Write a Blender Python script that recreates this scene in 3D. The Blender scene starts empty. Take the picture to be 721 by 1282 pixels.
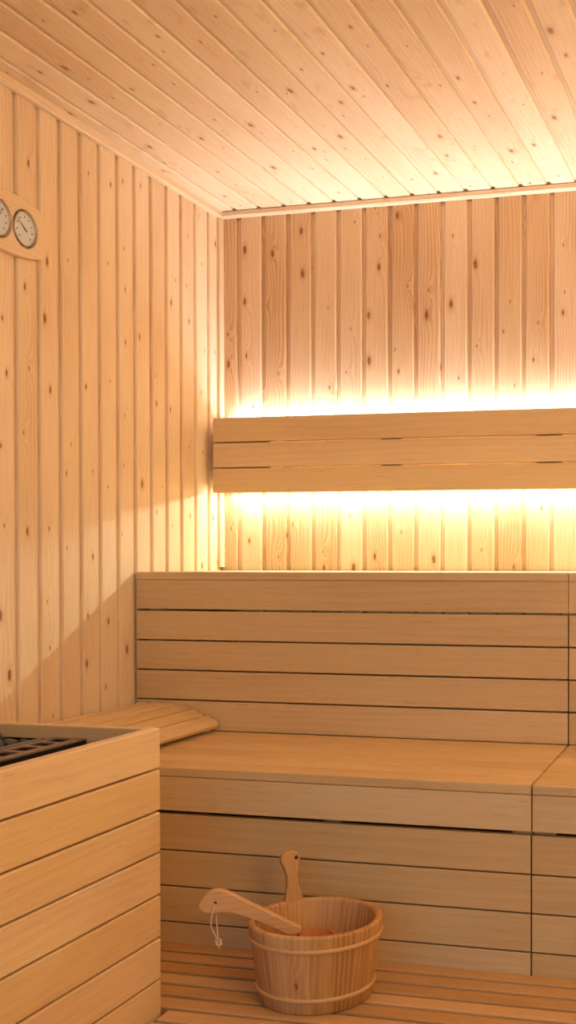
import bpy, bmesh, math, random
from mathutils import Vector, Matrix
from mathutils.geometry import tessellate_polygon
random.seed(7)
C = bpy.context.scene.collection
OZ = 0.9375                      # camera eye height above the concrete floor
XL, XR = -1.799, 0.78            # side walls
YB, YF = 3.386, -0.9             # back wall, open glass front
ZC = 1.1655 + OZ                 # ceiling
Y1 = 2.8668                      # front face of the upper bench
Y2 = 2.3331                      # front face of the lower bench
ZU = -0.0275 + OZ                # upper bench top
ZS = -0.4793 + OZ                # lower bench top
ZM = 0.045                       # duckboard top

# ------------------------------------------------------------------ materials
def new_mat(name):
    m = bpy.data.materials.new(name); m.use_nodes = True
    nt = m.node_tree; nt.nodes.clear()
    out = nt.nodes.new('ShaderNodeOutputMaterial'); b = nt.nodes.new('ShaderNodeBsdfPrincipled')
    nt.links.new(b.outputs[0], out.inputs[0])
    return m, nt, b
def srgb(r, g, b):
    f = lambda c: (c/255/12.92) if c/255 <= .04045 else ((c/255+.055)/1.055)**2.4
    return (f(r), f(g), f(b), 1)
class N:
    def __init__(s, nt): s.nt = nt
    def n(s, t, **kw):
        x = s.nt.nodes.new('ShaderNode'+t)
        for k, v in kw.items(): setattr(x, k, v)
        return x
    def l(s, a, b): s.nt.links.new(a, b)
    def math(s, op, a, b=None, c=None):
        x = s.n('Math', operation=op)
        for i, v in enumerate((a, b, c)):
            if v is None: continue
            if isinstance(v, (int, float)): x.inputs[i].default_value = v
            else: s.l(v, x.inputs[i])
        return x.outputs[0]
    def mrange(s, v, a, b, c=0., d=1.):
        x = s.n('MapRange', interpolation_type='SMOOTHSTEP')
        s.l(v, x.inputs[0])
        for i, q in enumerate((a, b, c, d)): x.inputs[i+1].default_value = q
        return x.outputs[0]
    def mix(s, f, a, b, mode='MIX'):
        x = s.n('Mix', data_type='RGBA', blend_type=mode)
        if isinstance(f, (int, float)): x.inputs[0].default_value = f
        else: s.l(f, x.inputs[0])
        for i, v in ((6, a), (7, b)):
            if isinstance(v, tuple): x.inputs[i].default_value = v
            else: s.l(v, x.inputs[i])
        return x.outputs[2]

def wood(name, base, dark, knotc=None, knots=0., tone=.12, grain=1., rough=.55, spec=.3, vary=.5, flecks=.0, freq=1., ringk=.42, smudge=0., fine=(420., 9.)):
    """UV in metres: u across the board (+10 per board), v along it."""
    m, nt, b = new_mat(name); g = N(nt)
    uv = g.n('UVMap'); uv.uv_map = 'UVMap'
    sep = g.n('SeparateXYZ'); g.l(uv.outputs[0], sep.inputs[0])
    u, v = sep.outputs[0], sep.outputs[1]
    board = g.math('ROUND', g.math('DIVIDE', u, 10.))
    wn = g.n('TexWhiteNoise', noise_dimensions='1D'); g.l(board, wn.inputs['W'])
    def vec(su, sv, off=0.):
        c = g.n('CombineXYZ')
        g.l(g.math('MULTIPLY', u, su), c.inputs[0]); g.l(g.math('MULTIPLY', v, sv), c.inputs[1])
        g.l(g.math('MULTIPLY_ADD', wn.outputs[0], 37., off), c.inputs[2]); return c.outputs[0]
    # knots: small ellipses, grain bends round them
    kd = None
    if knots > 0:
        vo = g.n('TexVoronoi', feature='F1'); vo.inputs['Scale'].default_value = 1.
        vo.inputs['Randomness'].default_value = 1.
        vo.voronoi_dimensions = '2D'
        g.l(vec(15., 6.5), vo.inputs['Vector'])
        kd = vo.outputs['Distance']
        sc = g.n('SeparateColor'); g.l(vo.outputs['Color'], sc.inputs[0])
        pick = g.mrange(sc.outputs[0], 1-knots-.01, 1-knots+.01)
        rad = g.math('MULTIPLY_ADD', g.math('POWER', sc.outputs[1], 3.), .085, .030)
        ratio = g.math('DIVIDE', kd, rad)
        bend = g.math('MULTIPLY', pick, g.math('POWER', 2.718, g.math('MULTIPLY', kd, -7.)))
    # broad warp of the growth rings
    nz = g.n('TexNoise'); nz.inputs['Scale'].default_value = 1.; nz.inputs['Detail'].default_value = 2.
    g.l(vec(9., 1.1, 5.), nz.inputs['Vector'])
    phase = g.math('MULTIPLY_ADD', nz.outputs[0], 7.*freq, g.math('MULTIPLY', u, 95.*freq))
    if kd: phase = g.math('MULTIPLY_ADD', bend, 3.5, phase)
    ring = g.math('FRACT', phase)
    ring = g.math('MULTIPLY', g.mrange(ring, 0., .75), g.mrange(ring, 1., .8))
    nf = g.n('TexNoise'); nf.inputs['Scale'].default_value = 1.; nf.inputs['Detail'].default_value = 4.
    g.l(vec(fine[0], fine[1], 2.), nf.inputs['Vector'])
    nb = g.n('TexNoise'); nb.inputs['Scale'].default_value = 1.; nb.inputs['Detail'].default_value = 1.
    g.l(vec(5., 1.3, 11.), nb.inputs['Vector'])
    ringamt = g.math('MULTIPLY', ring, g.mrange(nb.outputs[0], .35, .65, .25, 1.))
    f = g.math('ADD', g.math('MULTIPLY', ringamt, ringk*grain), g.math('MULTIPLY', g.mrange(nf.outputs[0], .35, .75), .3*grain))
    f = g.math('ADD', f, g.math('MULTIPLY', g.mrange(nb.outputs[0], .4, .75), vary*.35))
    col = g.mix(f, base, dark)
    hs = g.n('HueSaturation'); g.l(col, hs.inputs['Color'])
    g.l(g.math('MULTIPLY_ADD', wn.outputs[0], tone*2, 1-tone), hs.inputs['Value'])
    g.l(g.math('MULTIPLY_ADD', wn.outputs[0], -.12, 1.06), hs.inputs['Saturation'])
    col = hs.outputs[0]
    if flecks > 0:
        nk = g.n('TexNoise'); nk.inputs['Scale'].default_value = 1.; nk.inputs['Detail'].default_value = 2.
        g.l(vec(230., 14., 8.), nk.inputs['Vector'])
        col = g.mix(g.math('MULTIPLY', g.mrange(nk.outputs[0], .66, .74), flecks), col, dark)
    if smudge > 0:
        ns = g.n('TexNoise'); ns.inputs['Scale'].default_value = 1.; ns.inputs['Detail'].default_value = 3.
        g.l(vec(26., 11., 21.), ns.inputs['Vector'])
        col = g.mix(g.math('MULTIPLY', g.mrange(ns.outputs[0], .60, .74), smudge), col, dark)
    if kd:
        halo = g.math('MULTIPLY', pick, g.mrange(ratio, 2.6, .9, 0., .45))
        col = g.mix(halo, col, dark)
        nk = g.n('TexNoise'); nk.inputs['Scale'].default_value = 1.
        g.l(vec(300., 150., 4.), nk.inputs['Vector'])
        kr = g.math('MULTIPLY_ADD', nk.outputs[0], .9, g.math('SUBTRACT', ratio, .45))
        core = g.math('MULTIPLY', pick, g.mrange(kr, 1.1, .55, 0., .85))
        col = g.mix(core, col, knotc)
    g.l(col, b.inputs['Base Color'])
    b.inputs['Roughness'].default_value = rough
    b.inputs['Specular IOR Level'].default_value = spec
    bp = g.n('Bump'); bp.inputs['Strength'].default_value = .12; bp.inputs['Distance'].default_value = .001
    g.l(nf.outputs[0], bp.inputs['Height']); g.l(bp.outputs[0], b.inputs['Normal'])
    return m
def plain(name, col, rough=.5, metal=0., spec=.5, emit=None, strength=0., noise=0.):
    m, nt, b = new_mat(name)
    b.inputs['Base Color'].default_value = col; b.inputs['Roughness'].default_value = rough
    b.inputs['Metallic'].default_value = metal; b.inputs['Specular IOR Level'].default_value = spec
    if emit: b.inputs['Emission Color'].default_value = emit; b.inputs['Emission Strength'].default_value = strength
    if noise:
        g = N(nt); tc = g.n('TexCoord'); nz = g.n('TexNoise'); nz.inputs['Scale'].default_value = 60; nz.inputs['Detail'].default_value = 4
        g.l(tc.outputs['Object'], nz.inputs['Vector'])
        c2 = tuple(c*(1+noise*3) for c in col[:3])+(1,)
        g.l(g.mix(g.mrange(nz.outputs[0], .35, .7), col, c2), b.inputs['Base Color'])
    return m
SPRUCE_B, SPRUCE_D, KNOT = srgb(235, 209, 176), srgb(206, 160, 116), srgb(126, 74, 34)
spruce = wood('spruce_panelling', SPRUCE_B, SPRUCE_D, KNOT, knots=.62, tone=.05, ringk=.3)
spruce_ceiling = wood('spruce_ceiling', srgb(240, 214, 182), SPRUCE_D, srgb(150, 96, 58), knots=.6, tone=.06, ringk=.24, smudge=.5)
spruce_back = wood('spruce_back_wall', srgb(226, 193, 154), srgb(192, 140, 92), KNOT, knots=.66, tone=.07, ringk=.5)
trimwood = wood('spruce_trim', SPRUCE_B, SPRUCE_D, tone=.05)
BENCH_B, BENCH_D = srgb(222, 187, 136), srgb(180, 134, 88)
bench = wood('alder_bench', BENCH_B, BENCH_D, grain=.5, tone=.07, vary=.45, flecks=.5, freq=.5, rough=.5, fine=(230., 7.), ringk=.3)
guardwood = wood('aspen_guard', srgb(224, 186, 136), srgb(180, 134, 86), grain=.55, tone=.05, vary=.5, flecks=.5, freq=.5, rough=.5, fine=(230., 7.), ringk=.3)
deckwood = wood('duckboard_wood', srgb(213, 166, 112), srgb(174, 122, 74), KNOT, knots=.05, grain=.9, tone=.1, rough=.55)
pailwood = wood('pail_pine', srgb(212, 162, 106), srgb(162, 104, 58), KNOT, knots=.05, grain=1.1, tone=.1, rough=.5, freq=.9)
pailband = wood('pail_band', srgb(218, 168, 114), srgb(190, 134, 84), grain=.3, tone=.04)
ladlewood = wood('ladle_wood', srgb(222, 176, 126), srgb(186, 134, 86), KNOT, knots=.08, grain=.5, tone=.02)
bowlwood = wood('ladle_bowl_wood', srgb(196, 118, 50), srgb(140, 74, 26), grain=.8, tone=.02)
cordm = plain('cord', srgb(226, 192, 158), .85)
darkhole = plain('dark_hole', srgb(80, 34, 22), .7)  # dark colour painted for the shade inside the holes
blackmetal = plain('black_metal', srgb(34, 27, 24), .38, .6)
rimmetal = plain('bronze_rim', srgb(112, 90, 74), .42, .2)
stonem = plain('dark_stone', srgb(62, 54, 48), .8, noise=.6)
steel = plain('steel_rim', srgb(200, 180, 160), .35, .6)
dialm = plain('dial_face', srgb(206, 208, 212), .45)
inkm = plain('dial_ink', srgb(50, 46, 44), .6)
redink = plain('dial_red', srgb(150, 40, 30), .6)
brass = plain('brass', srgb(190, 150, 90), .3, .9)
concrete = plain('floor_screed', srgb(70, 60, 54), .9, noise=.15)
ledm = plain('led_diffuser', srgb(250, 240, 220), .4, emit=(1., .78, .48, 1), strength=6.)

# ------------------------------------------------------------------ mesh tools
class MB:
    """collects boards; UV in metres, u across (+10 per board), v along the board"""
    cnt = 0
    def __init__(s): s.bm = bmesh.new(); s.uv = s.bm.loops.layers.uv.new('UVMap')
    def unwrap(s, faces, axis, k, v0, org=(0, 0, 0)):
        o = [i for i in range(3) if i != axis]
        for f in faces:
            f.normal_update(); n = f.normal
            dom = max(range(3), key=lambda i: abs(n[i]))
            ua = o[0] if dom != o[0] else o[1]
            if dom == axis: ua = o[0]
            for lp in f.loops:
                p = lp.vert.co
                if dom == axis: lp[s.uv].uv = (10*k + (p[o[0]]-org[o[0]]), v0 + (p[o[1]]-org[o[1]])*.3)
                else: lp[s.uv].uv = (10*k + (p[ua]-org[ua]) + (.013 if ua == o[1] else 0), v0 + p[axis])
    def box(s, lo, hi, axis=0, bev=.002, seg=2, xf=None):
        MB.cnt += 1; k = MB.cnt; v0 = random.uniform(0, 30)
        cen = [(a+b)/2 for a, b in zip(lo, hi)]
        r = bmesh.ops.create_cube(s.bm, size=1)
        vs = r['verts']
        for v in vs: v.co = Vector([cen[i]+v.co[i]*(hi[i]-lo[i]) for i in range(3)])
        fs = set(f for v in vs for f in v.link_faces)
        if bev > 0:
            es = set(e for v in vs for e in v.link_edges)
            rr = bmesh.ops.bevel(s.bm, geom=list(es), offset=bev, segments=seg, affect='EDGES', profile=.5)
            fs = set(f for v in rr['verts'] for f in v.link_faces)
        s.unwrap(fs, axis, k, v0, cen)
        vv = set(v for f in fs for v in f.verts)
        if xf:
            for v in vv: v.co = xf(v.co) if callable(xf) else xf @ v.co
        return vv
    def extrude_profile(s, pts, axis, a, b, close=True, split=None):
        """pts: 2D outline in the two other axes, extruded from a to b along axis"""
        MB.cnt += 1; k = MB.cnt; v0 = random.uniform(0, 30)
        o = [i for i in range(3) if i != axis]
        def P(p, t):
            c = [0, 0, 0]; c[o[0]] = p[0]; c[o[1]] = p[1]; c[axis] = t; return Vector(c)
        A = [s.bm.verts.new(P(p, a)) for p in pts]; B = [s.bm.verts.new(P(p, b)) for p in pts]
        fs = []; n = len(pts)
        for i in range(n if close else n-1):
            j = (i+1) % n
            fs.append(s.bm.faces.new((A[i], A[j], B[j], B[i])))
        if close:
            fs.append(s.bm.faces.new(A[::-1])); fs.append(s.bm.faces.new(B))
        s.bm.normal_update()
        s.unwrap(fs, axis, k, v0, (0, 0, 0))
        return A+B
    def build(s, name, mat, parent=None, smooth=False, kind=None):
        bmesh.ops.recalc_face_normals(s.bm, faces=s.bm.faces) if kind != 'open' else None
        me = bpy.data.meshes.new(name); s.bm.to_mesh(me); s.bm.free()
        me.materials.append(mat)
        if smooth:
            for p in me.polygons: p.use_smooth = True
        ob = bpy.data.objects.new(name, me); C.objects.link(ob)
        if parent:
            ob.parent = parent
            me.transform(Matrix.Translation(-parent.location) if not parent.parent else Matrix.Translation(-parent.parent.location))
        return ob
def thing(name, label, cat, loc, group=None):
    o = bpy.data.objects.new(name, None); C.objects.link(o); o.location = loc; o.empty_display_size = .1
    o['label'] = label; o['category'] = cat
    if group: o['group'] = group
    return o
def tag(o, label, cat, group=None):
    o['label'] = label; o['category'] = cat
    if group: o['group'] = group
def struct(o): o['kind'] = 'structure'; return o

# ------------------------------------------------------------------ room shell
def panelling(name, mat, u0, u1, first, pitch, place, length, depth=.0085, rec=.0125, ch=.0034, flip=False):
    """tongue and groove boards. place(u, d, t): u across, d = height above the recess, t along"""
    bm = bmesh.new(); uv = bm.loops.layers.uv.new('UVMap')
    k0 = math.floor((u0-first)/pitch)-1; k1 = math.ceil((u1-first)/pitch)+1
    prof = []
    for k in range(k0, k1):
        g = first+k*pitch
        vv = random.uniform(0, 40)
        # groove to the right of g, board from g+rec to g+pitch
        prof += [(g+.0001, 0, k, vv), (g+rec, 0, k, vv), (g+rec+ch*.3, depth-ch, k, vv), (g+rec+ch*1.2, depth, k, vv), (g+pitch-ch*1.4, depth, k, vv), (g+pitch-ch*.2, depth-ch, k, vv), (g+pitch, 0, k, vv)]
    t0, t1 = length
    cut = []
    for a, b in zip(prof, prof[1:]):
        if a[2] != b[2]: continue
        if b[0] <= u0 or a[0] >= u1: continue
        a2, b2 = a, b
        if a[0] < u0: f = (u0-a[0])/(b[0]-a[0]); a2 = (u0, a[1]+(b[1]-a[1])*f, a[2], a[3])
        if b[0] > u1: f = (u1-a[0])/(b[0]-a[0]); b2 = (u1, a[1]+(b[1]-a[1])*f, b[2], b[3])
        q = [bm.verts.new(place(a2[0], a2[1], t0)), bm.verts.new(place(b2[0], b2[1], t0)), bm.verts.new(place(b2[0], b2[1], t1)), bm.verts.new(place(a2[0], a2[1], t1))]
        if flip: fc = bm.faces.new(q[::-1]); order = [3, 2, 1, 0]
        else: fc = bm.faces.new(q); order = [0, 1, 2, 3]
        us = [a2[0], b2[0], b2[0], a2[0]]; ts = [t0, t0, t1, t1]
        for lp, i in zip(fc.loops, order):
            lp[uv].uv = (10*(a2[2]+50) + us[i]-(first+a2[2]*pitch), a2[3]+ts[i])
    # solid backing behind the boards
    bmesh.ops.remove_doubles(bm, verts=bm.verts, dist=1e-5)
    th = .03
    c = [place(u, d, t) for u in (u0, u1) for d in (-.001, -th) for t in (t0, t1)]
    vs = [bm.verts.new(p) for p in c]
    for idx in ((0, 1, 5, 4), (2, 3, 7, 6), (0, 2, 3, 1), (4, 5, 7, 6), (0, 4, 6, 2), (1, 3, 7, 5)):
        bm.faces.new([vs[i] for i in idx])
    me = bpy.data.meshes.new(name); bm.to_mesh(me); bm.free(); me.materials.append(mat)
    ob = bpy.data.objects.new(name, me); C.objects.link(ob); return struct(ob)
D = .0085
# recess planes sit D behind the face planes so that the faces are at XL, YB, ZC
panelling('wall_left', spruce, YF, YB+D, 2.8672+.0035-.0115/2, .0865, lambda u, d, t: Vector((XL-D+d, u, t)), (-.03, ZC+.02))
panelling('wall_back', spruce_back, XL-D, XR+D, -1.7395, .0883, lambda u, d, t: Vector((u, YB+D-d, t)), (-.03, ZC+.02))
panelling('wall_right', spruce, YF, YB+D, 2.87, .0865, lambda u, d, t: Vector((XR+D-d, u, t)), (-.03, ZC+.02))
panelling('ceiling', spruce_ceiling, XL-D, XR+D, -1.7395-.006, .0883, lambda u, d, t: Vector((u, t, ZC+.007-d)), (YF, YB+D), depth=.007, rec=.0105)
m = MB(); m.box((XL-.02, YF, -.06), (XR+.02, YB+.02, 0), 1, 0); struct(m.build('floor', concrete))
# trims
def trim(name, prof, axis, a, b):
    m = MB(); m.extrude_profile(prof, axis, a, b); return struct(m.build(name, trimwood))
z = ZC; s_, t_ = .0235, .015
trim('trim_1', [(XL, z), (XL, z-.024), (XL+.012, z-.024), (XL+.016, z-.020), (XL+.016, z)], 1, YF, YB)               # (x,z)
trim('trim_2', [(YB, z-.0025), (YB, z-.022), (YB-.010, z-.022), (YB-.016, z-.016), (YB-.016, z-.0025)], 0, XL+.017, XR-.001)            # (y,z)
trim('trim_3', [(XL, YB), (XL, YB-.027), (XL+.010, YB-.027), (XL+.012, YB-.025), (XL+.012, YB)], 2, ZU+.012, z-.0245)  # corner strip

# ------------------------------------------------------------------ lit backrest on the back wall
tilt = -.0052
bk = thing('backrest', 'three-board alder backrest glowing along its edges, hung on the back wall above the upper bench', 'backrest', (-1.767, 3.28, .44+OZ-.12))
def hang(co, px=-1.767): 
    return Vector((co.x, co.y, co.z + (co.x-px)*(-.0042)))
ztop, zbot = .4664+OZ, .225+OZ
bh = (ztop-zbot-2*.004)/3
for i in range(3):
    m = MB(); z1 = ztop-i*(bh+.004)
    m.box((-1.767, 3.270, z1-bh), (XR-.03, 3.291, z1), 0, .0022, xf=hang); m.build('board', bench, bk)
for a, b in ((-1.755, -1.574), (-1.199, -1.130), (-.703, -.622), (-.2, -.13), (.3, .37), (.6, .7)):
    m = MB(); m.box((a, 3.2925, zbot+.02), (b, 3.385, ztop-.02), 2, .001, xf=hang); m.build('batten', bench, bk)
for zz in (ztop-.020, zbot+.018):
    m = MB(); m.box((-1.755, 3.362, zz-.004), (XR-.04, 3.378, zz+.004), 0, .001); o = m.build('led_strip', ledm, bk); o['label'] = 'warm glowing light strip'

# ------------------------------------------------------------------ benches
def seam(y):   # seam between the two bench sections in plan
    return -.525 + (Y1-y)/(Y1-Y2)*(.525-.5076)
def slab(m, x0, x1f, y0, y1, z0, z1, bev=.002, rightskew=True, leftskew=False):
    """board along X whose end(s) follow the seam line"""
    def xf(co):
        t = Vector(co)
        if rightskew and co.x > (x0+x1f)/2: t.x += seam(co.y)-.0016-x1f
        if leftskew and co.x < (x0+x1f)/2: t.x += seam(co.y)+.0016-x0
        return t
    m.box((x0, y0, z0), (x1f, y1, z1), 0, bev, xf=xf)
g = .0011
def upper(xa, xb, side, label):
    o = thing('upper_bench', label, 'bench', ((xa+xb)/2, (Y1+YB)/2, 0), 'two sections of the upper bench')
    m = MB()
    n = 5; y = Y1-.002; w = (YB-.006-y)/n
    for i in range(n):
        m.box((xa, y+i*w, ZU-.0225), (xb, y+(i+1)*w-.004, ZU), 0, .0022)
    m.build('seat', bench, o)
    zb = ZU-.0235
    ps = [(-.0505, -.1342), (-.1396, -.2218), (-.2260, -.3072), (-.3114, -.3924), (-.3966, -.4790)]
    gg = .0021 
    for i, (a, b) in enumerate(ps):
        x0, x1 = xa, xb
        if i > 0:
            if side == 'l': x1 = xb-gg+.001
            else: x0 = xa+gg-.001
        m = MB(); m.box((x0, Y1, b+OZ), (x1, Y1+.02, a+OZ), 0, .0016); m.build('front_board', bench, o)
    for x in ((xa+.03, xb-.07) if side == 'l' else (xa+.06, xb-.09)):
        m = MB(); m.box((x, Y1+.0215, .0), (x+.042, Y1+.06, ZU-.024), 2, .002); m.build('post', bench, o)
    for x in (xa+.02, xb-.06):
        m = MB(); m.box((x, YB-.065, 0.), (x+.04, YB-.01, ZU-.024), 2, .002); m.build('rear_post', bench, o)
    return o
XS = -.5250
upper(XL+.004, XS-g*.6, 'l', 'upper bench section left of the vertical seam, meeting the knotty left wall')
upper(XS+g*.6, XR-.01, 'r', 'upper bench section right of the vertical seam, at the right edge')
def lower(xa, xb, side, label):
    o = thing('lower_bench', label, 'bench', ((xa+xb)/2, (Y1+Y2)/2, 0), 'two sections of the lower bench')
    m = MB()
    ys = [Y2-.001, 2.413, 2.503, 2.594, 2.684, 2.775, Y1-.001]
    for i in range(6):
        slab(m, xa, xb, ys[i]+(.0032 if i else 0), ys[i+1]-.0032, ZS-.0222, ZS, .003, side == 'l', side == 'r')
    m.build('seat', bench, o)
    def xe(y): return seam(y)
    gg = g
    def rng(off): return (xa, seam(Y2)-off) if side == 'l' else (seam(Y2)+off, xb)
    x0, x1 = rng(g*1.4)
    m = MB(); m.box((x0, Y2, -.5815+OZ), (x1, Y2+.022, -.5023+OZ), 0, .0016); m.build('apron', bench, o)
    ps = [(-.5908, -.6737), (-.6773, -.7582), (-.7618, -.8426), (-.8462, -.9100)]
    for a, b in ps:
        x0, x1 = rng(.0016); x0 -= .0018 if side == 'r' else 0; x1 -= .0018 if side == 'l' else 0
        m = MB(); m.box((x0, Y2+.004, b+OZ), (x1, Y2+.024, a+OZ), 0, .0016); m.build('front_board', bench, o)
    xs = ((xa+.05, xa+.1), (-1.0, -.96)) if side == 'l' else ((xb-.09, xb-.05),)
    for a, b in xs:
        m = MB(); m.box((a, Y2+.0305, 0), (b, Y2+.07, ZS-.023), 2, .002); m.build('post', bench, o)
    # spacer block seen in the gap at the seam
    a, b = (-.5555, seam(Y2)-.003) if side == 'l' else (seam(Y2)+.0, -.4590)
    m = MB(); m.box((a, Y2+.0245, -.70+OZ), (b, Y2+.045, -.505+OZ), 2, .001); m.build('spacer', bench, o)
    m = MB(); m.box((xa+.02 if side == 'l' else xb-.06, Y1-.05, 0), (xa+.06 if side == 'l' else xb-.02, Y1-.01, ZS-.023), 2, .002); m.build('rear_post', bench, o)
    return o
lower(XL+.004, XS-g*1.5, 'l', 'lower bench section left of the seam, behind the wooden pail')
lower(XS+g*1.5, XR-.01, 'r', 'lower bench section right of the seam, at the right edge')

# ------------------------------------------------------------------ sloping headrest at the left wall
hr = thing('headrest', 'low arched slatted headrest lying on the lower bench against the left wall', 'headrest', (-1.66, 2.6, ZS))
hx0 = XL+.006
def hz(x):   # top of the arch above the seat; x distance from the wall
    pts = [(0, .0685), (.03, .0775), (.07, .0795), (.12, .0765), (.17, .066), (.22, .048), (.262, .030)]
    for (a, p), (b, q) in zip(pts, pts[1:]):
        if x <= b: return p+(q-p)*(x-a)/(b-a)
    return pts[-1][1]
W = .268; nS = 6
def endY(x): return Y1-.012 - .00*x     # rear end
def bend(co):                            # wrap a flat board on to the arch
    x = co.x-hx0
    return Vector((co.x, co.y, ZS+hz(x)-.0+co.z))
m = MB(); w = W/nS
for i in range(nS):
    a = hx0+i*w+(.0055 if i else 0); b = hx0+(i+1)*w-(.0055 if i < nS-1 else .002)
    k = 0
    MB.cnt += 1
    n = 5; prof = []
    topc = [(a+(b-a)*j/n, ZS+hz(a+(b-a)*j/n-hx0)) for j in range(n+1)]
    e = .004
    top = [(topc[0][0], topc[0][1]-e)] + [(topc[0][0]+e*.7, topc[0][1])] + topc[1:-1]
    if i == nS-1: top += [(b-.012, topc[-1][1]+.006), (b-.004, topc[-1][1]-.002), (b, topc[-1][1]-.010), (b-.004, topc[-1][1]-.018), (b-.012, topc[-1][1]-.021)]
    else: top += [(topc[-1][0]-e*.7, topc[-1][1]), (topc[-1][0], topc[-1][1]-e)]
    if i == nS-1: bot = [(a, top[0][1]-.019)]
    else: bot = [(b, top[-1][1]-.017), (a, top[0][1]-.017)]
    m.extrude_profile(top+bot, 1, 2.30, Y1-.012)
m.build('slats', bench, hr)
# curved end cleats that close the gaps near each end
for ya, yb in ((Y1-.052, Y1-.0135), (2.3015, 2.34)):
    m = MB()
    xs = [hx0+.004+(W-.03)*j/10 for j in range(11)]
    m.extrude_profile([(x, ZS+hz(x-hx0)-.007) for x in xs]+[(xs[-1], ZS+.001), (xs[0], ZS+.001)], 1, ya, yb)
    m.build('end_cleat', bench, hr)

# ------------------------------------------------------------------ duckboard
db = thing('duckboard', 'slatted wooden duckboard covering the floor under the pail', 'duckboard', (-.5, 1.5, 0))
m = MB(); y = Y2+.0; pitch = .0597
edges = [2.2869-pitch*i for i in range(26)]
hi = Y2+.0034
for e in edges:
    lo = e+.0065
    xa = XL+.03 if lo > 1.96 else -1.172
    m.box((xa, lo, ZM-.021), (XR-.02, hi, ZM), 0, .003); hi = e-.0065
m.build('slats', deckwood, db)
m = MB()
for x in (-1.65, -1.1, -.6, -.1, .4):
    m.box((x, 2.0 if x < -1.2 else .85, .0005), (x+.045, 2.31, ZM-.0213), 1, .001)
m.build('bearers', deckwood, db)

# ------------------------------------------------------------------ heater guard
GX0, GX1, GY0, GY1 = XL+.004, -1.1815, 1.36, 1.9711
GT = -.3277+OZ
gd = thing('heater_guard', 'waist-high open wooden box of horizontal boards guarding the sauna heater', 'guard', ((GX0+GX1)/2, (GY0+GY1)/2, 0))
gz = [(-.3277, -.4065), (-.4103, -.4905), (-.4943, -.5732), (-.5770, -.6568), (-.6606, -.7421), (-.7459, -.8254), (-.8292, -.925)]
for i, (a, b) in enumerate(gz):
    a += OZ; b += OZ
    m = MB(); m.box((GX1-.024, GY0, b), (GX1, GY1, a), 1, .0032, 3); m.build('side_board', guardwood, gd)
    m = MB(); m.box((GX0, GY1-.0235, b), (GX1-.0255, GY1-.0015, a), 0, .0028); m.build('rear_board', guardwood, gd)
    m = MB(); m.box((GX0, GY0, b), (GX1-.0255, GY0+.022, a), 0, .0028); m.build('front_board', guardwood, gd)
for x, y in ((GX1-.066, GY1-.066), (GX1-.066, GY0+.0235), (GX0+.002, GY1-.066), (GX0+.002, GY0+.0235)):
    m = MB(); m.box((x, y, 0.0), (x+.04, y+.04, GT-.10), 2, .002); m.build('post', guardwood, gd)

# ------------------------------------------------------------------ heater
ht = thing('sauna_heater', 'black metal sauna heater with a slotted top edge inside the wooden guard', 'heater', (-1.55, 1.72, 0))
HX0, HX1, HY0, HY1 = -1.755, -1.318, 1.46, 1.928
HZ = GT-.02
# slotted flange on the right side, plates on the others
def plate_with_slots(name, x0, x1, y0, y1, zt, th, slots, parent):
    cu = bpy.data.curves.new(name, 'CURVE'); cu.dimensions = '2D'; cu.fill_mode = 'BOTH'
    def loop(pts):
        sp = cu.splines.new('POLY'); sp.points.add(len(pts)-1); sp.use_cyclic_u = True
        for q, p in zip(sp.points, pts): q.co = (p[0], p[1], 0, 1)
    loop([(x0, y0), (x1, y0), (x1, y1), (x0, y1)])
    for (a, b, c, d, r) in slots:
        pts = []
        for cx_, cy_, st in ((b-r, d-r, 0), (a+r, d-r, 90), (a+r, c+r, 180), (b-r, c+r, 270)):
            for q in range(4):
                an = math.radians(st+q*30); pts.append((cx_+r*math.cos(an), cy_+r*math.sin(an)))
        loop(pts)
    cu.extrude = th/2
    tmp = bpy.data.objects.new('tmp', cu); C.objects.link(tmp)
    dg = bpy.context.evaluated_depsgraph_get(); dg.update()
    me = bpy.data.meshes.new_from_object(tmp.evaluated_get(dg)); bpy.data.objects.remove(tmp)
    me.transform(Matrix.Translation((0, 0, zt-th/2)) if not parent else Matrix.Translation(Vector((0, 0, zt-th/2))-parent.location))
    return me
slots = []
yy = 1.917
for i in range(8):
    L = .038 if i < 2 else .046
    slots.append((-1.378, -1.340, yy-L, yy-.004, .006)); yy -= L+.011
me = plate_with_slots('fl', -1.394, HX1, HY0, HY1, HZ, .003, slots, ht); me.materials.append(rimmetal)
fl = bpy.data.objects.new('slotted_rim', me); C.objects.link(fl); fl.parent = ht
m = MB()
for lo, hi in (((HX1-.002, HY0, .12), (HX1, HY1, HZ-.0035)), ((HX0, HY1-.002, .12), (HX1-.0025, HY1, HZ-.0035)), ((HX0, HY0, .12), (HX1-.0025, HY0+.002, HZ-.0035)), ((HX0, HY0+.003, .12), (HX0+.002, HY1-.003, HZ-.0035)), ((HX0, HY0, .115), (HX1, HY1, .1195))):
    m.box(lo, hi, 2, 0)
m.build('casing', blackmetal, ht)
m = MB()   # inner raised lip round the stones
m.box((-1.400, HY0+.01, HZ-.06), (-1.396, HY1-.030, HZ+.003), 1, .001)
m.box((-1.70, HY0+.01, HZ-.06), (-1.696, HY1-.012, HZ+.006), 1, .001)
m.box((-1.6955, HY1-.034, HZ-.06), (-1.4005, HY1-.030, HZ-.004), 1, .001)
m.box((-1.6955, HY0+.02, HZ-.06), (-1.4005, HY0+.024, HZ-.004), 1, .001)
m.box((-1.6955, HY0+.025, HZ-.058), (-1.4005, HY1-.035, HZ-.054), 1, .001)
m.build('stone_tray', rimmetal, ht)
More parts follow.
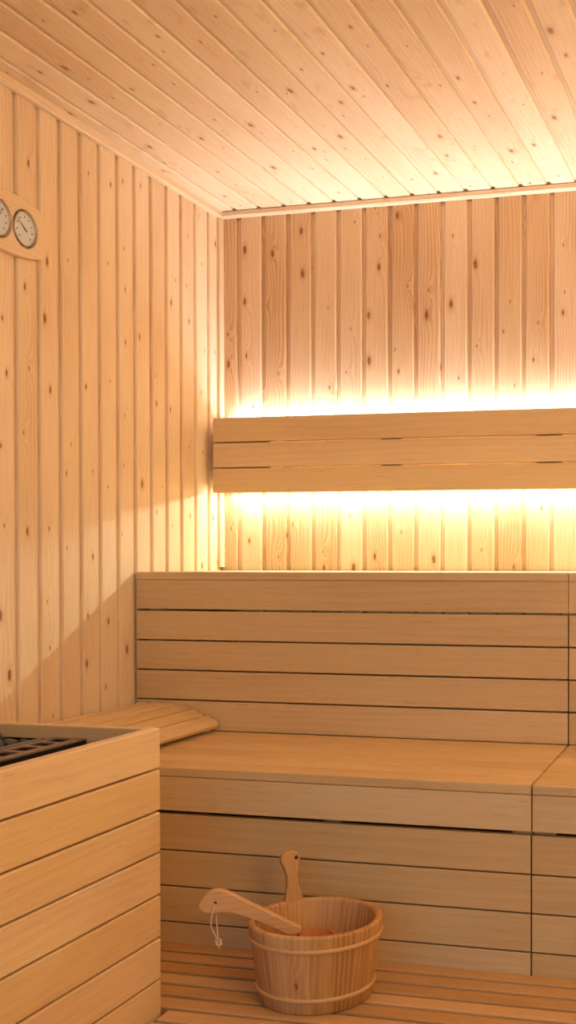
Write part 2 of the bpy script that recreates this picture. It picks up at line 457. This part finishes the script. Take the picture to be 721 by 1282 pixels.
for x, y in ((HX0+.02, HY0+.02), (HX1-.05, HY0+.02), (HX0+.02, HY1-.05), (HX1-.05, HY1-.05)):
    m = MB(); m.box((x, y, 0), (x+.03, y+.03, .1145), 2, .001); m.build('leg', blackmetal, ht)
# stones
random.seed(12)
def stone(loc, r, label):
    bm = bmesh.new(); bmesh.ops.create_icosphere(bm, subdivisions=2, radius=1)
    sx, sy, sz = r*random.uniform(.85, 1.1), r*random.uniform(.85, 1.1), r*random.uniform(.65, .95)
    dirs = [Vector((random.uniform(-1, 1), random.uniform(-1, 1), random.uniform(-1, 1))).normalized() for _ in range(9)]
    for v in bm.verts:
        c = v.co.copy()
        for d in dirs:
            q = c.dot(d)
            if q > .66: c -= d*(q-.66)
        v.co = Vector((c.x*sx, c.y*sy, c.z*sz))
    me = bpy.data.meshes.new('heater_stone'); bm.to_mesh(me); bm.free(); me.materials.append(stonem)
    o = bpy.data.objects.new('heater_stone', me); C.objects.link(o); o.location = loc; o.rotation_euler.z = random.uniform(0, 6)
    tag(o, label, 'stone', 'stones on top of the heater')
r_ = .0225
for i in range(9):
    for j in range(11):
        x = -1.420-i*.0310+random.uniform(-.002, .002); y = 1.874-j*.0310+random.uniform(-.002, .002)
        if x < -1.56+(1.92-y)*1.04-.22: continue
        stone((x, y, HZ-.010+random.uniform(0, .007)+.008*min(i, 8-i)/2), r_*random.uniform(.62, .70), 'dark grey stone lying in the tray of the black heater')

# ------------------------------------------------------------------ thermometer and hygrometer plaque on the left wall
PY, PZ = 2.3192, .815+OZ
pq = thing('thermometer_plaque', 'light wooden plaque with two round dials, on the left wall near the ceiling', 'thermometer', (XL, PY, PZ))
def curve_plate(outer, holes, th, bev, segs=2):
    cu = bpy.data.curves.new('c', 'CURVE'); cu.dimensions = '2D'; cu.fill_mode = 'BOTH'
    for pts in [outer]+holes:
        sp = cu.splines.new('POLY'); sp.points.add(len(pts)-1); sp.use_cyclic_u = True
        for q, p in zip(sp.points, pts): q.co = (p[0], p[1], 0, 1)
    cu.extrude = th/2-bev; cu.bevel_depth = bev; cu.bevel_resolution = segs; cu.offset = -bev
    tmp = bpy.data.objects.new('tmp', cu); C.objects.link(tmp)
    dg = bpy.context.evaluated_depsgraph_get(); dg.update()
    me = bpy.data.meshes.new_from_object(tmp.evaluated_get(dg)); bpy.data.objects.remove(tmp)
    uvl = me.uv_layers.new(name='UVMap') if not me.uv_layers else me.uv_layers[0]; uvl.name = 'UVMap'
    for lp in me.loops:
        c = me.vertices[lp.vertex_index].co; uvl.data[lp.index].uv = (10*777+c.y, c.x+3)
    return me
HL, HHc, HHe = .118, .073, .0575   # half length, half height at centre, at the ends
outer = []
n = 24
for i in range(n+1):
    t = -1+2*i/n; outer.append((t*HL, HHc-(HHc-HHe)*t*t))
for i in range(n+1):
    t = 1-2*i/n; outer.append((t*HL, -(HHc-(HHc-HHe)*t*t)))
DS = .0478
hole = lambda cx_: [(cx_+.0465*math.cos(a*math.pi/20), .0465*math.sin(a*math.pi/20)) for a in range(40)]
me = curve_plate(outer, [hole(-DS), hole(DS)], .018, .003)
# local x -> world +Y, local y -> world Z, local z -> world +X
R = Matrix(((0, 0, 1, 0), (1, 0, 0, 0), (0, 1, 0, 0), (0, 0, 0, 1)))
me.transform(Matrix.Translation((.0095, 0, 0)) @ R); me.materials.append(trimwood)
o = bpy.data.objects.new('plaque', me); C.objects.link(o); o.parent = pq
def disc(bm, c, r, z0, z1, n=40, r0=None):
    r0 = r if r0 is None else r0
    A = [bm.verts.new((c[0]+r0*math.cos(2*math.pi*i/n), c[1]+r0*math.sin(2*math.pi*i/n), z0)) for i in range(n)]
    B = [bm.verts.new((c[0]+r*math.cos(2*math.pi*i/n), c[1]+r*math.sin(2*math.pi*i/n), z1)) for i in range(n)]
    for i in range(n): j = (i+1) % n; bm.faces.new((A[i], A[j], B[j], B[i]))
    bm.faces.new(A[::-1]); bm.faces.new(B)
def dpart(name, fn, mat, parent, smooth=False):
    bm = bmesh.new(); fn(bm); bm.transform(R)
    me = bpy.data.meshes.new(name); bm.to_mesh(me); bm.free(); me.materials.append(mat)
    ob = bpy.data.objects.new(name, me); C.objects.link(ob); ob.parent = parent; return ob
def ring(bm, c, ri, ro, z0, z1, n=40):
    prof = [(ri, z0), (ro, z0), (ro, z1-.001), (ro-.001, z1), (ri+.001, z1), (ri, z1-.001)]
    V = [[bm.verts.new((c[0]+r*math.cos(2*math.pi*i/n), c[1]+r*math.sin(2*math.pi*i/n), zz)) for r, zz in prof] for i in range(n)]
    for i in range(n):
        for k in range(6): bm.faces.new((V[i][k], V[(i+1) % n][k], V[(i+1) % n][(k+1) % 6], V[i][(k+1) % 6]))
for cx_, ang, lab in ((DS, 142, None), (-DS, 60, None)):
    c = (cx_, 0)
    dl = dpart('dial', lambda bm: disc(bm, c, .0405, .001, .0155), dialm, pq)
    dpart('dial_rim', lambda bm: ring(bm, c, .0390, .0412, .0015, .0185), steel, dl)
    def ticks(bm):
        for q in range(9):
            if q in (2,): pass
            a = math.radians(225-q*270/8)
            disc(bm, (cx_+.0285*math.cos(a), .0285*math.sin(a)), .0021, .0152, .0158, 8)
        for q in range(41):
            a = math.radians(225-q*270/40); L = .0015 if q % 5 else .0028
            x1, y1 = .036*math.cos(a), .036*math.sin(a); x0, y0 = (.036-L)*math.cos(a), (.036-L)*math.sin(a)
            nx, ny = -math.sin(a)*.00025, math.cos(a)*.00025
            vs = [bm.verts.new((cx_+px_, py_, .0158)) for px_, py_ in ((x0-nx, y0-ny), (x1-nx, y1-ny), (x1+nx, y1+ny), (x0+nx, y0+ny))]
            bm.faces.new(vs)
    dpart('scale_marks', ticks, inkm, dl)
    def needle(bm):
        a = math.radians(ang); d = Vector((math.cos(a), math.sin(a))); nn = Vector((-d.y, d.x))
        pts = [d*.034, d*.0+nn*.0012, -d*.009+nn*.0017, -d*.009-nn*.0017, -nn*.0012]
        lo = [bm.verts.new((cx_+p.x, p.y, .0164)) for p in pts]; hi_ = [bm.verts.new((cx_+p.x, p.y, .0170)) for p in pts]
        bm.faces.new(lo[::-1]); bm.faces.new(hi_)
        for i in range(5): j = (i+1) % 5; bm.faces.new((lo[i], lo[j], hi_[j], hi_[i]))
    dpart('needle', needle, inkm, dl)
    dpart('hub', lambda bm: disc(bm, c, .0030, .0150, .0180, 16), brass, dl)

# ------------------------------------------------------------------ pail
BX, BY, B0 = -.9185, 2.128, ZM+.0005
H = .1615; RB, RT = .1145, .1385; TH = .0155
pail = thing('sauna_pail', 'round wooden stave pail with two bands and a tall handle stave, on the duckboard', 'bucket', (BX, BY, B0))
def rad(zz): return RB+(RT-RB)*zz/H
nst, sub = 18, 5
bm = bmesh.new(); uvl = bm.loops.layers.uv.new('UVMap')
prof = []   # (radius offset from the outer surface, z)
prof = [(-.003, 0), (0, .003)] + [(0, H*t) for t in (.25, .5, .75)] + [(0, H-.005), (-.0015, H-.0015), (-.005, H), (-TH+.004, H), (-TH+.001, H-.002), (-TH, H-.006), (-TH, .02)]
ncol = nst*sub
cols = []
for i in range(ncol):
    a = 2*math.pi*(i)/ncol + .13
    edge = (i % sub == 0)
    cols.append([bm.verts.new(((rad(zz)+ro-(.0006 if edge and ro == 0 else 0))*math.cos(a), (rad(zz)+ro-(.0006 if edge and ro == 0 else 0))*math.sin(a), zz)) for ro, zz in prof])
so = [random.uniform(0, 30) for _ in range(nst)]
ln = [0]
for (a, b), (c, d) in zip(prof, prof[1:]): ln.append(ln[-1]+math.hypot(rad(b)+a-rad(d)-c, b-d))
for i in range(ncol):
    j = (i+1) % ncol; st = i//sub
    for k in range(len(prof)-1):
        f = bm.faces.new((cols[i][k], cols[j][k], cols[j][k+1], cols[i][k+1])); f.smooth = True
        w_ = 2*math.pi*.13/ncol
        for lp, (ii, kk) in zip(f.loops, ((0, k), (1, k), (1, k+1), (0, k+1))):
            lp[uvl].uv = (10*(900+st*3)+(i % sub+ii)*w_-.02, so[st]+ln[kk])
bm.faces.new([c[0] for c in cols][::-1])
bm.normal_update(); bmesh.ops.recalc_face_normals(bm, faces=bm.faces)
me = bpy.data.meshes.new('staves'); bm.to_mesh(me); bm.free(); me.materials.append(pailwood)
o = bpy.data.objects.new('staves', me); C.objects.link(o); o.parent = pail
m = MB(); bmesh.ops.create_cone(m.bm, cap_ends=True, segments=48, radius1=rad(.02)-TH-.0002, radius2=rad(.03)-TH-.0002, depth=.012, matrix=Matrix.Translation((0, 0, .024)))
for f in m.bm.faces:
    for lp in f.loops: lp[m.uv].uv = (5550+lp.vert.co.x, lp.vert.co.y)
me = bpy.data.meshes.new('bottom_board'); m.bm.to_mesh(me); m.bm.free(); me.materials.append(pailwood)
o = bpy.data.objects.new('bottom_board', me); C.objects.link(o); o.parent = pail
def band(zc_, hh, name='band'):
    bm = bmesh.new(); uvl = bm.loops.layers.uv.new('UVMap'); n = 72; k = 8
    V = []
    for i in range(n):
        a = 2*math.pi*i/n; row = []
        for q in range(k):
            b = -math.pi/2+math.pi*q/(k-1)
            zz = zc_+hh/2*math.sin(b); row.append((rad(zz)+.0003+.0038*max(0, math.cos(b))**.7, zz))
        row.append((rad(zc_+hh/2)-.0008, zc_+hh/2)); row.insert(0, (rad(zc_-hh/2)-.0008, zc_-hh/2))
        V.append([bm.verts.new((r*math.cos(a), r*math.sin(a), zz)) for r, zz in row])
    for i in range(n):
        j = (i+1) % n
        for q in range(len(V[0])-1):
            f = bm.faces.new((V[i][q], V[j][q], V[j][q+1], V[i][q+1])); f.smooth = True
            for lp, (ii, kk) in zip(f.loops, ((i, q), (i+1, q), (i+1, q+1), (i, q+1))): lp[uvl].uv = (7770+kk*.001, ii*.012)
    me = bpy.data.meshes.new(name); bm.to_mesh(me); bm.free(); me.materials.append(pailband)
    o = bpy.data.objects.new(name, me); C.objects.link(o); o.parent = pail
band(H-.030, .009); band(.030, .009)
# handle stave
def outline_solid(name, pts, th, mat, frame, parent, bev=.003, loc=None):
    """2D outline (smoothed) extruded by th; frame maps local (x, y, z) to world"""
    cu = bpy.data.curves.new(name, 'CURVE'); cu.dimensions = '2D'; cu.fill_mode = 'BOTH'; cu.resolution_u = 6
    sp = cu.splines.new('BEZIER'); sp.bezier_points.add(len(pts)-1); sp.use_cyclic_u = True
    for q, p in zip(sp.bezier_points, pts):
        q.co = (p[0], p[1], 0); q.handle_left_type = q.handle_right_type = 'AUTO'
    cu.extrude = th/2-bev; cu.bevel_depth = bev; cu.bevel_resolution = 3; cu.offset = -bev
    tmp = bpy.data.objects.new('tmp', cu); C.objects.link(tmp)
    dg = bpy.context.evaluated_depsgraph_get(); dg.update()
    me = bpy.data.meshes.new_from_object(tmp.evaluated_get(dg)); bpy.data.objects.remove(tmp)
    uvl = me.uv_layers.new(name='UVMap') if not me.uv_layers else me.uv_layers[0]; uvl.name = 'UVMap'
    xs = [p[0] for p in pts]; ys = [p[1] for p in pts]
    long_x = (max(xs)-min(xs)) > (max(ys)-min(ys))
    for lp in me.loops:
        c = me.vertices[lp.vertex_index].co
        uvl.data[lp.index].uv = (10*1234+(c.y if long_x else c.x)+c.z*.7, (c.x if long_x else c.y)+5)
    me.transform(frame); me.materials.append(mat)
    o = bpy.data.objects.new(name, me); C.objects.link(o); o.parent = parent
    return o
ha = math.radians(136)          # where the handle stave stands on the rim
er = Vector((math.cos(ha), math.sin(ha), 0)); et = Vector((math.sin(ha), -math.cos(ha), 0)) # tangent towards screen right
lean = (RT-RB)/H
ez = (Vector((0, 0, 1))+er*lean).normalized()
en = et.cross(ez)
rc = er*(rad(H)-TH/2)+Vector((0, 0, H))
F = Matrix(((et.x, ez.x, en.x, rc.x), (et.y, ez.y, en.y, rc.y), (et.z, ez.z, en.z, rc.z), (0, 0, 0, 1)))
hp = [(-.017, -.006), (-.0165, .010), (-.0125, .030), (-.0115, .050), (-.0165, .068), (-.0225, .083), (-.0215, .094), (-.010, .102), (.008, .103), (.018, .096), (.0205, .084), (.018, .070), (.0125, .050), (.0145, .030), (.0205, .010), (.0215, -.006)]
hs_ = outline_solid('handle_stave', hp, TH-.001, pailwood, F, pail)
bm = bmesh.new(); disc(bm, (.0115, .0885), .0045, -TH/2+.0002, TH/2-.0001, 16)  # solid dark disc in place of the shaded hole through the stave
bm.transform(F); me = bpy.data.meshes.new('stave_hole'); bm.to_mesh(me); bm.free(); me.materials.append(darkhole)
o = bpy.data.objects.new('stave_hole', me); C.objects.link(o); o.parent = hs_; o['label'] = 'dark disc painted as the hole'

# ------------------------------------------------------------------ ladle
LP = Vector((-1.048, 2.075, OZ)); ld = Vector((-.89, -.46, 0)).normalized(); lz = Vector((0, 0, 1)); lnn = ld.cross(lz)
LO = LP+lz*(-.732)
lad = thing('sauna_ladle', 'wooden ladle with a corded curved handle leaning over the pail rim', 'ladle', tuple(LO))
def LF(off=0): 
    o_ = LP-LO+lnn*off
    return Matrix(((ld.x, 0, lnn.x, o_.x), (ld.y, 0, lnn.y, o_.y), (ld.z, 1, lnn.z, o_.z), (0, 0, 0, 1)))
lp_ = [(.0950, -.698), (.0890, -.6823), (.0772, -.6695), (.0646, -.665), (.0457, -.6668), (.0299, -.6742), (.0036, -.6897), (-.0363, -.7118), (-.0821, -.7385), (-.0984, -.7475), (-.1100, -.757),
       (-.1030, -.766), (-.0900, -.7690), (-.074, -.7640), (-.0498, -.7500), (-.0065, -.7290), (.0174, -.7195), (.0332, -.7134), (.0569, -.7123), (.0747, -.7118), (.0883, -.7068)]
outline_solid('handle', lp_, .019, ladlewood, LF(), lad, .0035)
# neck and bowl
bc = Vector((-.922, 2.138, OZ-.7715))-LO
bm = bmesh.new(); uvl = bm.loops.layers.uv.new('UVMap'); n = 32
prof = [(.001, -.030), (.018, -.029), (.030, -.022), (.037, -.010), (.039, .000), (.0375, .0012), (.035, 0), (.033, -.009), (.026, -.019), (.015, -.025), (.001, -.026)]
V = [[bm.verts.new((bc.x+r*math.cos(2*math.pi*i/n), bc.y+r*math.sin(2*math.pi*i/n), bc.z+zz)) for r, zz in prof] for i in range(n)]
for i in range(n):
    for k in range(len(prof)-1):
        f = bm.faces.new((V[i][k], V[(i+1) % n][k], V[(i+1) % n][k+1], V[i][k+1])); f.smooth = True
        for lp in f.loops: lp[uvl].uv = (8880+lp.vert.co.x, lp.vert.co.y)
bm.faces.new([v[0] for v in V]); bm.faces.new([v[-1] for v in V])
bmesh.ops.recalc_face_normals(bm, faces=bm.faces)
me = bpy.data.meshes.new('bowl'); bm.to_mesh(me); bm.free(); me.materials.append(bowlwood)
o = bpy.data.objects.new('bowl', me); C.objects.link(o); o.parent = lad; o['label'] = 'reddish brown ladle bowl'
a = ld*(-.094)+lz*(-.757+.732); b = bc+Vector((-.030, -.014, .001))
m = MB()
dv = (b-a); L = dv.length; dx = dv.normalized(); dy = dx.cross(lz).normalized(); dz = dx.cross(dy)
pts = [(0, .009, .005), (L*.5, .006, .0035), (L, .009, .0025)]
rows = []
for t, hw, hh in pts:
    rows.append([m.bm.verts.new(a+dx*t+dy*(hw*math.cos(q*math.pi/4))+dz*(hh*math.sin(q*math.pi/4))) for q in range(8)])
for r0, r1 in zip(rows, rows[1:]):
    for q in range(8): m.bm.faces.new((r0[q], r0[(q+1) % 8], r1[(q+1) % 8], r1[q]))
m.bm.faces.new(rows[0]); m.bm.faces.new(rows[-1][::-1])
for f in m.bm.faces:
    for lp in f.loops: lp[m.uv].uv = (9990+lp.vert.co.y, lp.vert.co.x)
bmesh.ops.recalc_face_normals(m.bm, faces=m.bm.faces)
me = bpy.data.meshes.new('neck'); m.bm.to_mesh(me); m.bm.free(); me.materials.append(bowlwood)
o = bpy.data.objects.new('neck', me); C.objects.link(o); o.parent = lad; o['label'] = 'orange brown neck'
# hole, cord and knot
bm = bmesh.new(); disc(bm, (.0624, -.690), .0032, -.0098, .0098, 14); bm.transform(LF())
me = bpy.data.meshes.new('cord_hole'); bm.to_mesh(me); bm.free(); me.materials.append(darkhole)
o = bpy.data.objects.new('cord_hole', me); C.objects.link(o); o.parent = lad
def tube(name, pts, r, mat, parent, res=4):
    cu = bpy.data.curves.new(name, 'CURVE'); cu.dimensions = '3D'; cu.bevel_depth = r; cu.bevel_resolution = res; cu.resolution_u = 8
    sp = cu.splines.new('BEZIER'); sp.bezier_points.add(len(pts)-1)
    for q, p in zip(sp.bezier_points, pts): q.co = p; q.handle_left_type = q.handle_right_type = 'AUTO'
    tmp = bpy.data.objects.new('tmp', cu); C.objects.link(tmp)
    dg = bpy.context.evaluated_depsgraph_get(); dg.update()
    me = bpy.data.meshes.new_from_object(tmp.evaluated_get(dg)); bpy.data.objects.remove(tmp)
    me.materials.clear(); me.materials.append(mat)
    for p in me.polygons: p.use_smooth = True
    o = bpy.data.objects.new(name, me); C.objects.link(o); o.parent = parent; return o
def lq(s, z_, o_): return ld*s+lz*(z_+.732)+lnn*o_
tube('cord', [lq(.0575, -.768, .002), lq(.0595, -.740, .0105), lq(.0615, -.710, .0125), lq(.0622, -.692, .0115), lq(.0626, -.6885, 0), lq(.0645, -.695, -.012), lq(.0690, -.715, -.013), lq(.0705, -.735, -.012), lq(.064, -.755, -.006), lq(.0578, -.769, 0)], .0013, cordm, lad)
kp = []
for i in range(26):
    t = i/25*2*math.pi*3
    kp.append(lq(.0565+.0052*math.cos(t*1.0)+.001*math.sin(t*2.3), -.7745+.0052*math.sin(t*.67), .0055*math.sin(t*1.31)))
kp += [lq(.056, -.782, .001), lq(.0545, -.787, .002)]
tube('knot', kp, .0019, cordm, lad, 3)

# ------------------------------------------------------------------ light
def area(name, loc, rot, sx, sy, power, col, spread=math.pi):
    l = bpy.data.lights.new(name, 'AREA'); l.shape = 'RECTANGLE'; l.size = sx; l.size_y = sy; l.energy = power; l.color = col; l.spread = spread
    o = bpy.data.objects.new(name, l); C.objects.link(o); o.location = loc; o.rotation_euler = rot; return o
LEDC = (1., .92, .80)
xm = (-1.755+XR-.04)/2; xl = XR-.04+1.755
# along the upper and lower edge of the backrest, behind the boards
# rotation: default area light shines -Z; rotate about X so that it shines up / down and towards the wall (+Y)
area('led_light_upper', (xm, 3.370, ztop-.0155), (math.radians(180), 0, 0), xl, .010, 12, (.76, .86, 1.), math.radians(135))
area('led_light_lower', (xm, 3.362, zbot+.0125), (math.radians(-13), 0, 0), xl, .010, 13.5, (.78, 1., .86))
# glass front of the cabin: daylight and corridor light come in here
# right-hand wall, out of the picture: an added ledge and an added window frame, both carrying fill lights
m = MB(); m.box((XR-.07, .8, 1.36), (XR-.0005, 3.2, 1.378), 1, .002); m.box((XR-.07, .8, 1.3785), (XR-.058, 3.2, 1.41), 1, .002); struct(m.build('fill_light_ledge', trimwood))  # unseen ledge, added to carry the uplight
area('side_up_fill_light', (XR-.03, 2.0, 1.385), (math.radians(180), 0, 0), .03, 2.36, 18*1.75, (.97, .98, .80))  # unseen uplight, added to brighten the left wall and ceiling
WY0, WY1, WZ0, WZ1 = .1, .98, .55, 1.9
m = MB()
m.box((XR-.03, WY0-.05, WZ0-.05), (XR-.0005, WY1+.05, WZ0), 1, .002); m.box((XR-.03, WY0-.05, WZ1), (XR-.0005, WY1+.05, WZ1+.05), 1, .002)
m.box((XR-.03, WY0-.05, WZ0+.0005), (XR-.0005, WY0, WZ1-.0005), 2, .002); m.box((XR-.03, WY1, WZ0+.0005), (XR-.0005, WY1+.05, WZ1-.0005), 2, .002)
struct(m.build('fill_light_frame', trimwood))  # unseen frame, added around the warm fill light
area('side_fill_light', (XR-.012, (WY0+WY1)/2, (WZ0+WZ1)/2), (math.radians(90), 0, math.radians(90)), WY1-WY0, WZ1-WZ0, 21, (1., .70, .36))  # warm fill added from the right, no real opening behind it
w = bpy.data.worlds.new('World'); bpy.context.scene.world = w; w.use_nodes = True
bg = w.node_tree.nodes['Background']; bg.inputs[0].default_value = (.16, .60, 1., 1); bg.inputs[1].default_value = 1.25

# ------------------------------------------------------------------ camera
f, cx, yaw, pitch = 1390., 627., math.radians(13.86), math.radians(.69)
cy = 704.+f*math.tan(pitch)
fwd0 = Vector((-math.sin(yaw), math.cos(yaw), 0)); right = Vector((math.cos(yaw), math.sin(yaw), 0)); up0 = Vector((0, 0, 1))
fw = fwd0*math.cos(pitch)-up0*math.sin(pitch); up = up0*math.cos(pitch)+fwd0*math.sin(pitch)
cam = bpy.data.cameras.new('camera'); co = bpy.data.objects.new('camera', cam); C.objects.link(co)
co.matrix_world = Matrix(((right.x, up.x, -fw.x, 0), (right.y, up.y, -fw.y, 0), (right.z, up.z, -fw.z, OZ), (0, 0, 0, 1)))
cam.sensor_fit = 'HORIZONTAL'; cam.sensor_width = 36; cam.lens = f/721*36
cam.shift_x = (360.5-cx)/721; cam.shift_y = (cy-641)/721
cam.clip_start = .02
bpy.context.scene.camera = co
vs = bpy.context.scene.view_settings
vs.view_transform = 'Standard'; vs.look = 'None'; vs.gamma = 1; vs.exposure = 0; vs.use_curve_mapping = False
